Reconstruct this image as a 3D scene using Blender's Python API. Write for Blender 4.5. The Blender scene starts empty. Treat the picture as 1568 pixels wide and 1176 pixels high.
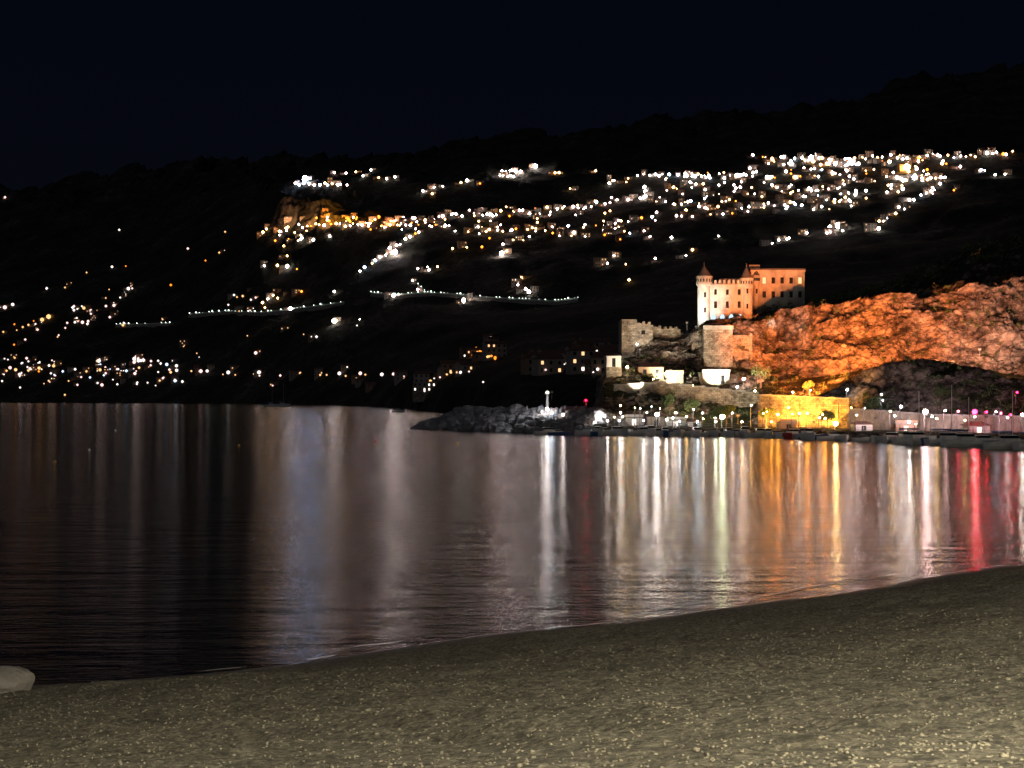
import bpy, math, random
import numpy as np
from mathutils import Vector, noise, Matrix
from mathutils.bvhtree import BVHTree
random.seed(7)
R=random.random
def U(a,b): return random.uniform(a,b)
F=2154.0; HZ=608.0; CX=784.0; CH=8.0
def P(px,py,Y): return Vector(((px-CX)/F*Y, Y, CH+(HZ-py)/F*Y))
scene=bpy.context.scene
scene.view_settings.view_transform='Standard'
try: scene.view_settings.look='None'
except Exception: pass
scene.view_settings.exposure=0

# ---------------------------------------------------------------- camera
cam=bpy.data.cameras.new("camera"); co=bpy.data.objects.new("camera",cam)
scene.collection.objects.link(co); scene.camera=co
co.location=(0,0,CH); co.rotation_euler=(math.radians(90),0,0)
cam.sensor_width=36; cam.lens=36*F/1568; cam.shift_y=20/1568; cam.clip_end=30000; cam.clip_start=0.1

# ---------------------------------------------------------------- world
w=bpy.data.worlds.new("World"); scene.world=w; w.use_nodes=True
nt=w.node_tree; nt.nodes.clear()
sky=nt.nodes.new("ShaderNodeTexSky"); sky.sky_type='NISHITA'; sky.sun_disc=False
sky.sun_elevation=math.radians(-4); sky.sun_rotation=math.radians(200)
bg=nt.nodes.new("ShaderNodeBackground"); bg.inputs[1].default_value=0.02
ou=nt.nodes.new("ShaderNodeOutputWorld")
tc=nt.nodes.new("ShaderNodeTexCoord"); sx_=nt.nodes.new("ShaderNodeSeparateXYZ"); nt.links.new(tc.outputs['Generated'],sx_.inputs[0])
cr=nt.nodes.new("ShaderNodeValToRGB"); e=cr.color_ramp.elements
e[0].position=0; e[0].color=(.0022,.0024,.0038,1); e[1].position=.32; e[1].color=(.0006,.0013,.0048,1)
q=e.new(.17); q.color=(.0017,.0023,.0052,1)
nt.links.new(sx_.outputs['Z'],cr.inputs[0]); bg2=nt.nodes.new("ShaderNodeBackground"); nt.links.new(cr.outputs[0],bg2.inputs[0])
ads=nt.nodes.new("ShaderNodeAddShader")
nt.links.new(sky.outputs[0],bg.inputs[0]); nt.links.new(bg.outputs[0],ads.inputs[0]); nt.links.new(bg2.outputs[0],ads.inputs[1]); nt.links.new(ads.outputs[0],ou.inputs[0])
ml=bpy.data.lights.new("ambient_fill",'SUN'); ml.energy=.12; ml.color=(.85,.87,1); ml.angle=math.radians(2)  # added dim cool fill sun that lifts rocks and facades
mo=bpy.data.objects.new("ambient_fill",ml); scene.collection.objects.link(mo); mo.rotation_euler=Vector((.5,.8,-.55)).to_track_quat('-Z','Y').to_euler()

# ---------------------------------------------------------------- materials
def newmat(name):
    m=bpy.data.materials.new(name); m.use_nodes=True; n=m.node_tree; n.nodes.clear()
    o=n.nodes.new("ShaderNodeOutputMaterial"); b=n.nodes.new("ShaderNodeBsdfPrincipled")
    n.links.new(b.outputs[0],o.inputs[0]); return m,n,b
def texco(n,scale=(1,1,1),rot=(0,0,0)):
    t=n.nodes.new("ShaderNodeNewGeometry"); mp=n.nodes.new("ShaderNodeMapping")
    n.links.new(t.outputs['Position'],mp.inputs[0]); mp.inputs['Scale'].default_value=scale; mp.inputs['Rotation'].default_value=rot
    return mp
def noisen(n,mp,scale,detail=5,rough=.6):
    x=n.nodes.new("ShaderNodeTexNoise"); x.inputs['Scale'].default_value=scale; x.inputs['Detail'].default_value=detail; x.inputs['Roughness'].default_value=rough
    n.links.new(mp.outputs[0],x.inputs['Vector']); return x
def ramp(n,src,stops):
    r=n.nodes.new("ShaderNodeValToRGB"); e=r.color_ramp.elements
    e[0].position=stops[0][0]; e[0].color=(*stops[0][1],1); e[1].position=stops[-1][0]; e[1].color=(*stops[-1][1],1)
    for s in stops[1:-1]:
        q=e.new(s[0]); q.color=(*s[1],1)
    n.links.new(src,r.inputs[0]); return r
def bumpn(n,h,strength,dist,prev=None):
    b=n.nodes.new("ShaderNodeBump"); b.inputs['Strength'].default_value=strength; b.inputs['Distance'].default_value=dist
    n.links.new(h,b.inputs['Height'])
    if prev: n.links.new(prev.outputs[0],b.inputs['Normal'])
    return b
def stone(name,c1,c2,scale=.6,bs=.15,rough=.9,streak=(1,1,1)):
    m,n,b=newmat(name); mp=texco(n,streak); x=noisen(n,mp,scale,8,.65)
    r=ramp(n,x.outputs[0],[(.3,c1),(.7,c2)]); n.links.new(r.outputs[0],b.inputs['Base Color'])
    x2=noisen(n,mp,scale*5,6,.7); bb=bumpn(n,x2.outputs[0],.8,bs); n.links.new(bb.outputs[0],b.inputs['Normal'])
    b.inputs['Roughness'].default_value=rough; return m
def emis(name,col,s):
    m=bpy.data.materials.new(name); m.use_nodes=True; n=m.node_tree; n.nodes.clear()
    o=n.nodes.new("ShaderNodeOutputMaterial"); e=n.nodes.new("ShaderNodeEmission")
    e.inputs[0].default_value=(*col,1); e.inputs[1].default_value=s; n.links.new(e.outputs[0],o.inputs[0]); return m
M={}
M['wall']=stone("castle_stone",(.17,.155,.13),(.42,.39,.33),.6,.12,streak=(1,1,.5))
M['ruin']=stone("old_masonry",(.14,.12,.09),(.34,.30,.24),.7,.2)
M['roof']=stone("roof_slate",(.05,.045,.05),(.10,.09,.09),2,.05)
M['tile']=stone("roof_terracotta",(.10,.05,.035),(.2,.10,.07),2,.05)
M['plaster']=stone("plaster_cream",(.40,.35,.28),(.55,.5,.42),.4,.02)
M['plaster2']=stone("plaster_ochre",(.32,.22,.14),(.45,.32,.22),.4,.02)
M['far1']=stone("dark_plaster",(.20,.17,.14),(.3,.27,.23),.2,.02)  # darker plaster tones so the far houses stand out less
M['far2']=stone("dark_ochre",(.18,.12,.08),(.26,.18,.12),.2,.02)
M['white']=stone("white_paint",(.6,.6,.58),(.78,.78,.76),.8,.01,.5)
M['dark']=stone("dark_glass",(.008,.009,.011),(.015,.016,.02),.5,.0,.2)
M['wood']=stone("wood",(.08,.045,.025),(.14,.08,.05),2,.02)
M['metal']=stone("painted_metal",(.10,.10,.11),(.16,.16,.17),3,.01,.45)
M['bluep']=stone("blue_paint",(.03,.08,.22),(.05,.12,.3),3,.01,.4)
M['redp']=stone("red_paint",(.45,.03,.03),(.6,.05,.04),3,.01,.4)
M['yelp']=stone("yellow_paint",(.6,.35,.03),(.75,.45,.05),3,.01,.4)
M['rockb']=stone("boulder_rock",(.11,.105,.11),(.30,.29,.29),.5,.25)
M['concrete']=stone("quay_concrete",(.22,.21,.19),(.34,.32,.29),.4,.05)
M['asph']=stone("asphalt",(.045,.045,.047),(.06,.06,.06),.4,.02)
M['leaf']=stone("foliage",(.035,.06,.02),(.09,.13,.045),1.2,.05)
M['bark']=stone("bark",(.07,.05,.035),(.13,.1,.07),3,.05)
M['eW']=emis("lamp_white",(1,.86,.80),42)
M['eY']=emis("lamp_warm",(1,.52,.20),22)
M['eO']=emis("lamp_orange",(1,.26,.02),7)
M['eP']=emis("lamp_pinkish",(1,.62,.58),38)
M['eB']=emis("lamp_bluish",(.6,.75,1),42)
for k_,f_ in (('eW',.045),('eY',.08),('eO',.3),('eP',.05),('eB',.05)):
    src=M[k_].node_tree.nodes['Emission']; c_=tuple(src.inputs[0].default_value)[:3]
    M[k_+'c']=emis(M[k_].name+"_dim",c_,src.inputs[1].default_value*f_)
M['eS']=emis("floodlamp_white",(1,.82,.80),150)
M['eSB']=emis("floodlamp_blue",(.45,.62,1),210)
M['eSY']=emis("floodlamp_yellow",(1,.45,.10),110)
M['win']=emis("window_light",(1,.55,.25),1.6)
M['winw']=emis("window_light_white",(1,.82,.7),2.4)
M['nW']=emis("harbour_lamp_white",(1,.87,.79),180)
M['nY']=emis("harbour_lamp_warm",(1,.58,.20),170)
M['nO']=emis("harbour_lamp_orange",(1,.36,.05),180)
M['nR']=emis("harbour_lamp_red",(1,.004,.03),150)
M['nG']=emis("harbour_lamp_greenish",(.86,1,.62),80)
M['nB']=emis("harbour_lamp_bluish",(.6,.8,1),160)
M['nP']=emis("harbour_lamp_pink",(1,.62,.58),150); M['nP2']=emis("harbour_lamp_rose",(1,.06,.12),80)

m,n,b=newmat("mountain_scrub"); mp=texco(n); x=noisen(n,mp,.012,9,.65); x2=noisen(n,mp,.15,6,.7)
mx=n.nodes.new("ShaderNodeMath"); mx.operation='MULTIPLY'; n.links.new(x.outputs[0],mx.inputs[0]); n.links.new(x2.outputs[0],mx.inputs[1])
r=ramp(n,mx.outputs[0],[(.15,(.018,.02,.015)),(.28,(.04,.04,.032)),(.42,(.14,.12,.10))]); n.links.new(r.outputs[0],b.inputs['Base Color'])
bb=bumpn(n,x2.outputs[0],1,3); n.links.new(bb.outputs[0],b.inputs['Normal']); b.inputs['Roughness'].default_value=1; b.inputs['Specular IOR Level'].default_value=.05
M['mount']=m
m,n,b=newmat("cliff_rock"); mp=texco(n,(1,1,1.7),(0,.55,0)); x=noisen(n,mp,.22,12,.74)
r=ramp(n,x.outputs[0],[(.38,(.030,.024,.021)),(.47,(.17,.14,.12)),(.56,(.34,.29,.25)),(.68,(.54,.47,.40))])
vc=n.nodes.new("ShaderNodeTexVoronoi"); vc.feature='DISTANCE_TO_EDGE'; vc.inputs['Scale'].default_value=.28
xw=noisen(n,mp,.5,5,.6); vw=n.nodes.new("ShaderNodeVectorMath"); vw.operation='MULTIPLY_ADD'; n.links.new(xw.outputs['Color'],vw.inputs[0]); vw.inputs[1].default_value=(3.5,3.5,3.5); n.links.new(mp.outputs[0],vw.inputs[2]); n.links.new(vw.outputs[0],vc.inputs['Vector'])
rc=ramp(n,vc.outputs['Distance'],[(0,(.3,.3,.3)),(.12,(1,1,1))])
mc=n.nodes.new("ShaderNodeMixRGB"); mc.blend_type='MULTIPLY'; mc.inputs[0].default_value=.75; n.links.new(r.outputs[0],mc.inputs[1]); n.links.new(rc.outputs[0],mc.inputs[2])
mp2=texco(n); x3=noisen(n,mp2,.25,6,.7)
g=n.nodes.new("ShaderNodeNewGeometry"); sp=n.nodes.new("ShaderNodeSeparateXYZ"); n.links.new(g.outputs['Normal'],sp.inputs[0])
ad=n.nodes.new("ShaderNodeMath"); ad.operation='MULTIPLY_ADD'; n.links.new(x3.outputs[0],ad.inputs[0]); ad.inputs[1].default_value=.9; n.links.new(sp.outputs['Z'],ad.inputs[2])
mr=n.nodes.new("ShaderNodeMapRange"); n.links.new(ad.outputs[0],mr.inputs[0]); mr.inputs[1].default_value=1.2; mr.inputs[2].default_value=1.34
mix=n.nodes.new("ShaderNodeMixRGB"); n.links.new(mr.outputs[0],mix.inputs[0]); n.links.new(mc.outputs[0],mix.inputs[1]); mix.inputs[2].default_value=(.035,.042,.02,1)
n.links.new(mix.outputs[0],b.inputs['Base Color'])
x4=noisen(n,mp,.5,10,.75); b0=bumpn(n,rc.outputs[0],.7,.6); bb=bumpn(n,x4.outputs[0],1,2.0,b0); n.links.new(bb.outputs[0],b.inputs['Normal'])
b.inputs['Roughness'].default_value=.95; b.inputs['Specular IOR Level'].default_value=.1
M['cliff']=m
m,n,b=newmat("stone_masonry"); mp=texco(n,(1,1,1),(math.radians(90),0,0)); br=n.nodes.new("ShaderNodeTexBrick")
xq=noisen(n,mp,1.3,3,.6); vq=n.nodes.new("ShaderNodeVectorMath"); vq.operation='MULTIPLY_ADD'; n.links.new(xq.outputs['Color'],vq.inputs[0]); vq.inputs[1].default_value=(.35,.35,.35); n.links.new(mp.outputs[0],vq.inputs[2])
n.links.new(vq.outputs[0],br.inputs[0]); br.inputs['Scale'].default_value=1.0; br.inputs['Brick Width'].default_value=.9; br.inputs['Row Height'].default_value=.45
br.inputs['Mortar Size'].default_value=.035; br.inputs['Mortar Smooth'].default_value=.5
br.inputs['Color1'].default_value=(.42,.36,.27,1); br.inputs['Color2'].default_value=(.22,.19,.14,1); br.inputs['Mortar'].default_value=(.12,.10,.075,1)
xx=noisen(n,mp,.5,8,.75); mm=n.nodes.new("ShaderNodeMixRGB"); mm.blend_type='MULTIPLY'; mm.inputs[0].default_value=.9
rr=ramp(n,xx.outputs[0],[(.38,(.18,.16,.15)),(.58,(1,1,1))]); n.links.new(br.outputs[0],mm.inputs[1]); n.links.new(rr.outputs[0],mm.inputs[2])
n.links.new(mm.outputs[0],b.inputs['Base Color']); bb=bumpn(n,br.outputs['Fac'],-.6,.1); bb2=bumpn(n,xx.outputs[0],.8,.4,bb); n.links.new(bb2.outputs[0],b.inputs['Normal']); b.inputs['Roughness'].default_value=.9
M['mason']=m
# sea
m,n,b=newmat("sea_water"); b.inputs['Base Color'].default_value=(.008,.007,.010,1); b.inputs['Roughness'].default_value=.14; b.inputs['IOR'].default_value=1.33
mpa=texco(n,(.16,.60,1),(0,0,math.radians(-14))); a=noisen(n,mpa,1,5,.6)
mpb=texco(n,(1.0,3.2,1),(0,0,math.radians(6))); c=noisen(n,mpb,1,4,.6)
mpc=texco(n,(.02,.07,1),(0,0,math.radians(-5))); d=noisen(n,mpc,1,3,.5)
b0=bumpn(n,d.outputs[0],.3,.5); b1=bumpn(n,a.outputs[0],.6,.26,b0); b2=bumpn(n,c.outputs[0],.6,.062,b1); n.links.new(b2.outputs[0],b.inputs['Normal'])
M['sea']=m
# beach
m,n,b=newmat("shingle_beach"); mp=texco(n)
xd=noisen(n,mp,5,3,.6); vm=n.nodes.new("ShaderNodeVectorMath"); vm.operation='MULTIPLY_ADD'; n.links.new(xd.outputs['Color'],vm.inputs[0]); vm.inputs[1].default_value=(.25,.25,.25); n.links.new(mp.outputs[0],vm.inputs[2])
v=n.nodes.new("ShaderNodeTexVoronoi"); v.inputs['Scale'].default_value=22; n.links.new(vm.outputs[0],v.inputs['Vector'])
x=noisen(n,mp,.35,8,.7); xf=noisen(n,mp,7,8,.8)
sep=n.nodes.new("ShaderNodeSeparateColor"); n.links.new(v.outputs['Color'],sep.inputs[0])
r=ramp(n,sep.outputs[0],[(0,(.16,.148,.118)),(.5,(.26,.242,.195)),(1,(.46,.43,.36))])
r2=ramp(n,x.outputs[0],[(.3,(.58,.58,.58)),(.7,(1,1,1))])
r3=ramp(n,xf.outputs[0],[(.42,(.28,.28,.28)),(.56,(1.,1.,1.))])
mm=n.nodes.new("ShaderNodeMixRGB"); mm.blend_type='MULTIPLY'; mm.inputs[0].default_value=1; n.links.new(r.outputs[0],mm.inputs[1]); n.links.new(r2.outputs[0],mm.inputs[2])
m3=n.nodes.new("ShaderNodeMixRGB"); m3.blend_type='MULTIPLY'; m3.inputs[0].default_value=1; n.links.new(mm.outputs[0],m3.inputs[1]); n.links.new(r3.outputs[0],m3.inputs[2])
g=n.nodes.new("ShaderNodeNewGeometry"); sp=n.nodes.new("ShaderNodeSeparateXYZ"); n.links.new(g.outputs['Position'],sp.inputs[0])
wet=n.nodes.new("ShaderNodeMapRange"); n.links.new(sp.outputs['Z'],wet.inputs[0]); wet.inputs[1].default_value=.02; wet.inputs[2].default_value=.4; wet.inputs[3].default_value=.45; wet.inputs[4].default_value=1
wm=n.nodes.new("ShaderNodeVectorMath"); wm.operation='SCALE'; n.links.new(m3.outputs[0],wm.inputs[0]); n.links.new(wet.outputs[0],wm.inputs['Scale'])
n.links.new(wm.outputs[0],b.inputs['Base Color'])
wr=n.nodes.new("ShaderNodeMapRange"); n.links.new(sp.outputs['Z'],wr.inputs[0]); wr.inputs[1].default_value=.05; wr.inputs[2].default_value=.35; wr.inputs[3].default_value=.4; wr.inputs[4].default_value=.9
n.links.new(wr.outputs[0],b.inputs['Roughness'])
b1=bumpn(n,v.outputs['Distance'],-.8,.03); b2=bumpn(n,xf.outputs[0],1,.26,b1); n.links.new(b2.outputs[0],b.inputs['Normal'])
M['beach']=m
m,n,b=newmat("sea_foam"); b.inputs['Base Color'].default_value=(.5,.5,.48,1); b.inputs['Roughness'].default_value=.5
M['foam']=m

# ---------------------------------------------------------------- mesh builder
class MB:
    def __init__(s): s.v=[]; s.f=[]; s.m=[]; s.slots=[]
    def mi(s,k):
        if k not in s.slots: s.slots.append(k)
        return s.slots.index(k)
    def face(s,pts,k):
        i=len(s.v); s.v+= [tuple(p) for p in pts]; s.f.append(tuple(range(i,i+len(pts)))); s.m.append(s.mi(k))
    def hexa(s,c,ux,uy,uz,k):
        c=Vector(c);ux=Vector(ux);uy=Vector(uy);uz=Vector(uz); i=len(s.v)
        s.v+=[tuple(q) for q in (c,c+ux,c+ux+uy,c+uy,c+uz,c+ux+uz,c+ux+uy+uz,c+uy+uz)]
        for f in ((0,3,2,1),(4,5,6,7),(0,1,5,4),(1,2,6,5),(2,3,7,6),(3,0,4,7)):
            s.f.append(tuple(i+j for j in f)); s.m.append(s.mi(k))
    def box(s,x0,x1,y0,y1,z0,z1,k): s.hexa((x0,y0,z0),(x1-x0,0,0),(0,y1-y0,0),(0,0,z1-z0),k)
    def cyl(s,c,r0,r1,z0,z1,n,k,cap=True):
        i=len(s.v)
        for z,r in ((z0,r0),(z1,r1)):
            for j in range(n):
                a=2*math.pi*j/n; s.v.append((c[0]+r*math.cos(a),c[1]+r*math.sin(a),z))
        for j in range(n):
            q=(j+1)%n; s.f.append((i+j,i+q,i+n+q,i+n+j)); s.m.append(s.mi(k))
        if cap:
            s.f.append(tuple(i+n+j for j in range(n))); s.m.append(s.mi(k))
            s.f.append(tuple(i+j for j in reversed(range(n)))); s.m.append(s.mi(k))
    def ball(s,c,r,k,sub=0,sq=1):
        vv,ff=ICO[sub]; i=len(s.v)
        s.v+=[(c[0]+r*a,c[1]+r*b_,c[2]+r*sq*d_) for a,b_,d_ in vv]
        for f in ff: s.f.append(tuple(i+j for j in f)); s.m.append(s.mi(k))
    def wall(s,o,u,wd,h,ops,k,gl='dark',dep=.35):
        o=Vector(o); u=Vector(u).normalized(); nn=Vector((-u.y,u.x,0))
        xs=sorted({0,wd,*[q for op in ops for q in op[:2]]}); zs=sorted({0,h,*[q for op in ops for q in op[2:4]]})
        pt=lambda x,z,d=0:o+u*x+Vector((0,0,z))+nn*d
        for a,b_ in zip(xs,xs[1:]):
            for c,d in zip(zs,zs[1:]):
                mxx=(a+b_)/2; mz=(c+d)/2
                if any(op[0]<mxx<op[1] and op[2]<mz<op[3] for op in ops): continue
                s.face([pt(a,c),pt(b_,c),pt(b_,d),pt(a,d)],k)
        for op in ops:
            a,b_,c,d=op[:4]; g=op[4] if len(op)>4 else gl
            s.face([pt(a,c,dep),pt(b_,c,dep),pt(b_,d,dep),pt(a,d,dep)],g)
            for q in (((a,c),(a,d)),((b_,d),(b_,c)),((a,d),(b_,d)),((b_,c),(a,c))):
                s.face([pt(*q[0]),pt(*q[1]),pt(*q[1],dep),pt(*q[0],dep)],k)
    def make(s,name,parent=None,smooth=False):
        me=bpy.data.meshes.new(name); me.from_pydata(s.v,[],s.f)
        for k in s.slots: me.materials.append(M[k])
        me.polygons.foreach_set("material_index",s.m)
        if smooth: me.polygons.foreach_set("use_smooth",[True]*len(s.f))
        me.update(); ob=bpy.data.objects.new(name,me); scene.collection.objects.link(ob)
        if parent: ob.parent=parent
        return ob
import bmesh
ICO=[]
for sub in (1,2,3):
    bm=bmesh.new(); bmesh.ops.create_icosphere(bm,subdivisions=sub,radius=1)
    ICO.append(([tuple(v.co) for v in bm.verts],[tuple(v.index for v in f.verts) for f in bm.faces])); bm.free()
ICO.append(([(1,0,0),(-1,0,0),(0,1,0),(0,-1,0),(0,0,1),(0,0,-1)],[(0,2,4),(2,1,4),(1,3,4),(3,0,4),(2,0,5),(1,2,5),(3,1,5),(0,3,5)]))
def empty(name,loc=(0,0,0)):
    e=bpy.data.objects.new(name,None); scene.collection.objects.link(e); e.empty_display_size=.5; return e

# ---------------------------------------------------------------- terrain sheets
def sheet(name,cols,pxs,counts,amps,dfun,mat):
    keys=sorted(cols); K=len(cols[keys[0]])
    Yk=np.array([[c[0] for c in cols[k]] for k in keys]); Zk=np.array([[c[1] for c in cols[k]] for k in keys])
    verts=[]; nx=len(pxs)
    ts=[];aa=[]
    for i in range(K-1):
        for j in range(counts[i]): ts.append(i+j/counts[i]); aa.append(amps[i]+(amps[i+1]-amps[i])*j/counts[i])
    ts.append(K-1); aa.append(amps[-1])
    for px in pxs:
        yk=[np.interp(px,keys,Yk[:,i]) for i in range(K)]; zk=[np.interp(px,keys,Zk[:,i]) for i in range(K)]
        ys=np.interp(ts,range(K),yk); zs=np.interp(ts,range(K),zk)
        for y,z,a in zip(ys,zs,aa):
            p=Vector(((px-CX)/F*y,y,z)); 
            if a>0: p=p+dfun(p,a)
            verts.append(tuple(p))
    nv=len(ts); faces=[]
    for i in range(nx-1):
        for j in range(nv-1):
            a=i*nv+j; faces.append((a,a+nv,a+nv+1,a+1))
    me=bpy.data.meshes.new(name); me.from_pydata(verts,[],faces); me.materials.append(M[mat])
    me.polygons.foreach_set("use_smooth",[True]*len(faces)); me.update()
    ob=bpy.data.objects.new(name,me); scene.collection.objects.link(ob)
    return ob,BVHTree.FromPolygons(verts,faces)
def col(*k):
    return [(y, v[0] if isinstance(v,tuple) else CH+(HZ-v)/F*y) for y,v in k]
S=(-6,)
A={
-900:col((2600,S),(2750,585),(3000,540),(3300,490),(3600,450),(3900,420),(4200,395),(4500,370),(5200,340),(7000,(50,))),
0:col((2050,S),(2150,590),(2350,545),(2600,495),(2850,450),(3100,415),(3400,380),(3800,345),(4800,300),(6500,(50,))),
200:col((1850,S),(1980,590),(2150,540),(2400,485),(2650,430),(2900,390),(3200,350),(3600,315),(4800,262),(6500,(50,))),
350:col((1600,S),(1720,590),(1880,540),(2100,480),(2300,420),(2480,375),(2650,345),(3000,300),(4700,251),(6500,(50,))),
410:col((1450,S),(1600,590),(1750,535),(1960,478),(2150,410),(2330,354),(2400,330),(2700,288),(4600,248),(6500,(50,))),
430:col((1430,S),(1580,590),(1730,535),(1940,478),(2130,410),(2310,354),(2350,308),(2680,286),(4600,248),(6500,(50,))),
490:col((1300,S),(1450,590),(1600,530),(1850,470),(2050,400),(2230,352),(2262,304),(2600,282),(4600,247),(6500,(50,))),
545:col((1150,S),(1350,592),(1500,530),(1800,465),(2000,400),(2200,352),(2320,325),(2600,278),(4600,246),(6500,(50,))),
640:col((790,S),(870,598),(1250,540),(1650,466),(1900,405),(2120,352),(2330,312),(2600,270),(4600,240),(6500,(50,))),
720:col((600,S),(660,592),(1100,540),(1600,468),(1880,400),(2100,350),(2300,305),(2550,262),(4600,216),(6500,(50,))),
800:col((470,S),(520,590),(900,535),(1500,468),(1800,400),(2080,350),(2270,300),(2500,256),(4600,204),(6500,(50,))),
950:col((400,S),(450,590),(800,530),(1350,455),(1700,395),(1980,342),(2200,300),(2450,262),(4600,203),(6500,(50,))),
1100:col((400,S),(450,590),(800,525),(1250,440),(1650,375),(1900,325),(2120,290),(2380,258),(4600,184),(6500,(50,))),
1250:col((400,(5,)),(480,580),(800,500),(1200,425),(1600,370),(1850,318),(2050,280),(2300,240),(4600,165),(6500,(50,))),
1400:col((400,(5,)),(480,570),(800,480),(1200,410),(1550,355),(1780,305),(1950,272),(2220,236),(4500,126),(6500,(50,))),
1568:col((400,(5,)),(480,560),(800,470),(1200,395),(1550,330),(1760,290),(1930,262),(2200,230),(4400,98),(6500,(50,))),
2400:col((400,(5,)),(480,540),(800,450),(1200,380),(1550,320),(1760,280),(1930,250),(2200,220),(4400,60),(6500,(50,))),
}
def dA(p,a):
    k=p.y/2000
    f=noise.fractal(p*0.0042,.9,2.1,6); f2=noise.fractal(p*0.02+Vector((7,3,1)),.8,2.2,4)
    q=0
    if 2150<p.y<2520:
        px=CX+p.x/p.y*F
        if 400<px<620: q=(noise.ridged_multi_fractal(p*.022,.8,2.2,5,1,2)-1.1)*9*min(1,(px-400)/20,(620-px)/60)
    return Vector((f*10*k,f*8*k-q,(f*14+f2*4)*k+q*.5))*a
pA=[*np.arange(-900,0,30),*np.arange(0,400,5),*np.arange(400,640,2),*np.arange(640,1568,5),*np.arange(1570,2401,40)]
mountain,bvA=sheet("mountain_hillside",A,pA,[8,14,16,14,14,24,14,20,6],[0,.3,.7,1,1,1,1,1.6,2.2,2],dA,'mount')
Q=(1.5,);W0=(-2.5,)
def bc(y0,*k): return col((y0,W0),(y0+.35,Q),*k)
B={
900:bc(303,(322,(1.5,)),(330,(1.2,)),(342,(0.5,)),(352,(0.,)),(362,(-1,)),(375,(-2,)),(430,(-3,))),
922:bc(302,(325,(1.6,)),(330,612),(342,596),(352,580),(362,576),(375,574),(430,(6,))),
955:bc(300,(326,(1.6,)),(336,604),(345,580),(355,562),(368,530),(385,526),(440,(4,))),
1040:bc(296,(325,(1.6,)),(340,604),(348,590),(356,560),(366,530),(385,520),(440,(5,))),
1072:bc(294,(325,(1.6,)),(340,610),(348,595),(357,556),(364,503),(388,498),(440,(8,))),
1150:bc(289,(322,(1.6,)),(336,614),(346,600),(358,560),(366,503),(392,482),(450,520)),
1190:bc(283,(312,(1.6,)),(318,616),(335,606),(356,582),(372,480),(398,470),(460,500)),
1250:bc(270,(300,(1.6,)),(306,614),(325,605),(346,578),(358,470),(420,464),(480,500)),
1320:bc(257,(284,(1.6,)),(298,570),(320,576),(338,570),(349,460),(420,454),(500,490)),
1390:bc(248,(276,(1.6,)),(288,552),(312,562),(332,564),(343,455),(425,425),(510,470)),
1450:bc(241,(268,(1.6,)),(284,552),(308,560),(328,558),(340,446),(430,396),(520,430)),
1568:bc(226,(254,(1.6,)),(272,586),(298,588),(318,572),(333,425),(420,360),(520,400)),
1750:bc(205,(236,(1.6,)),(255,590),(285,580),(310,560),(330,395),(410,340),(520,380)),
2300:bc(160,(200,(1.6,)),(225,570),(265,560),(300,540),(325,375),(400,320),(520,360)),
}
def dB(p,a):
    q=Vector((p.x*1.0+p.z*.75,p.y*.8,p.z*1.3-p.x*.55))
    f=noise.fractal(q*0.055,.75,2.1,7); rm=noise.ridged_multi_fractal(q*.075+Vector((3,9,2)),.75,2.2,7,1.0,2.0)
    return Vector((f*1.5,-(f*5+(rm-1.1)*3.5),f*1.8+(rm-1.1)*1.0))*a
pB=[*np.arange(900,1570,1.4),*np.arange(1572,2301,12)]
cliff,bvB=sheet("coastal_cliff",B,pB,[1,3,26,10,26,64,26,16],[0,0,.0,.6,.4,.5,.9,.8,.6],dB,'cliff')
O=Vector((0,0,CH))
def hit(px,py,bv=None):
    d=Vector(((px-CX)/F,1,(HZ-py)/F)).normalized()
    for t in ([bv] if bv else [bvB,bvA]):
        h=t.ray_cast(O,d,9000)
        if h[0] is not None: return h[0]
    return None
def ground(x,y,bvs=None):
    z=-1
    for t in (bvs or [bvA,bvB]):
        h=t.ray_cast(Vector((x,y,900)),Vector((0,0,-1)),1200)
        if h[0] is not None: z=max(z,h[0].z)
    return z

# ---------------------------------------------------------------- sea
sea=MB(); sea.face([(-12000,-400,0),(12000,-400,0),(12000,9000,0),(-12000,9000,0)],'sea'); sea.make("sea")

# ---------------------------------------------------------------- beach
sh=[(0,1052),(150,1042),(300,1030),(450,1015),(600,994),(784,968),(950,955),(1100,935),(1250,912),(1400,886),(1568,862)]
sp_=[((x-CX)/F*CH*F/(y-HZ), CH*F/(y-HZ)) for x,y in sh]
sp_=[(sp_[0][0]-70,sp_[0][1]-42)]+sp_+[(sp_[-1][0]+110,sp_[-1][1]+62)]
seg=[0]
for a,b_ in zip(sp_,sp_[1:]): seg.append(seg[-1]+math.dist(a,b_))
sx=np.array([p[0] for p in sp_]); sy=np.array([p[1] for p in sp_])
nvx,nvy=.62,-.785
us=np.concatenate([np.arange(0,seg[1]-6,1.5),np.arange(seg[1]-6,seg[-2]+8,.15),np.arange(seg[-2]+8,seg[-1],1.5)])
vs=np.concatenate([np.arange(-12,-1,.6),np.arange(-1,36,.15),np.arange(36,90,1.2)])
X0=np.interp(us,seg,sx); Y0=np.interp(us,seg,sy)
bv=[]
for i in range(len(us)):
    for v_ in vs:
        x=X0[i]+nvx*v_; y=Y0[i]+nvy*v_
        z=.155*v_ if v_<0 else (.15*v_+.0005*v_*v_ if v_<37 else 6.25)
        if -2<v_<38:
            am=min(1,max(.15,v_/5))
            p=Vector((x,y,0))
            z+=am*(.15*noise.noise(p*.35)+.08*noise.noise(p*1.1)+.07*noise.noise(p*2.6))+.18*noise.noise(Vector((x*.09,y*.09,3)))*(1-am*.2)
        bv.append((x,y,z))
nv=len(vs); bf=[(i*nv+j,i*nv+j+1,(i+1)*nv+j+1,(i+1)*nv+j) for i in range(len(us)-1) for j in range(nv-1)]
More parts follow.
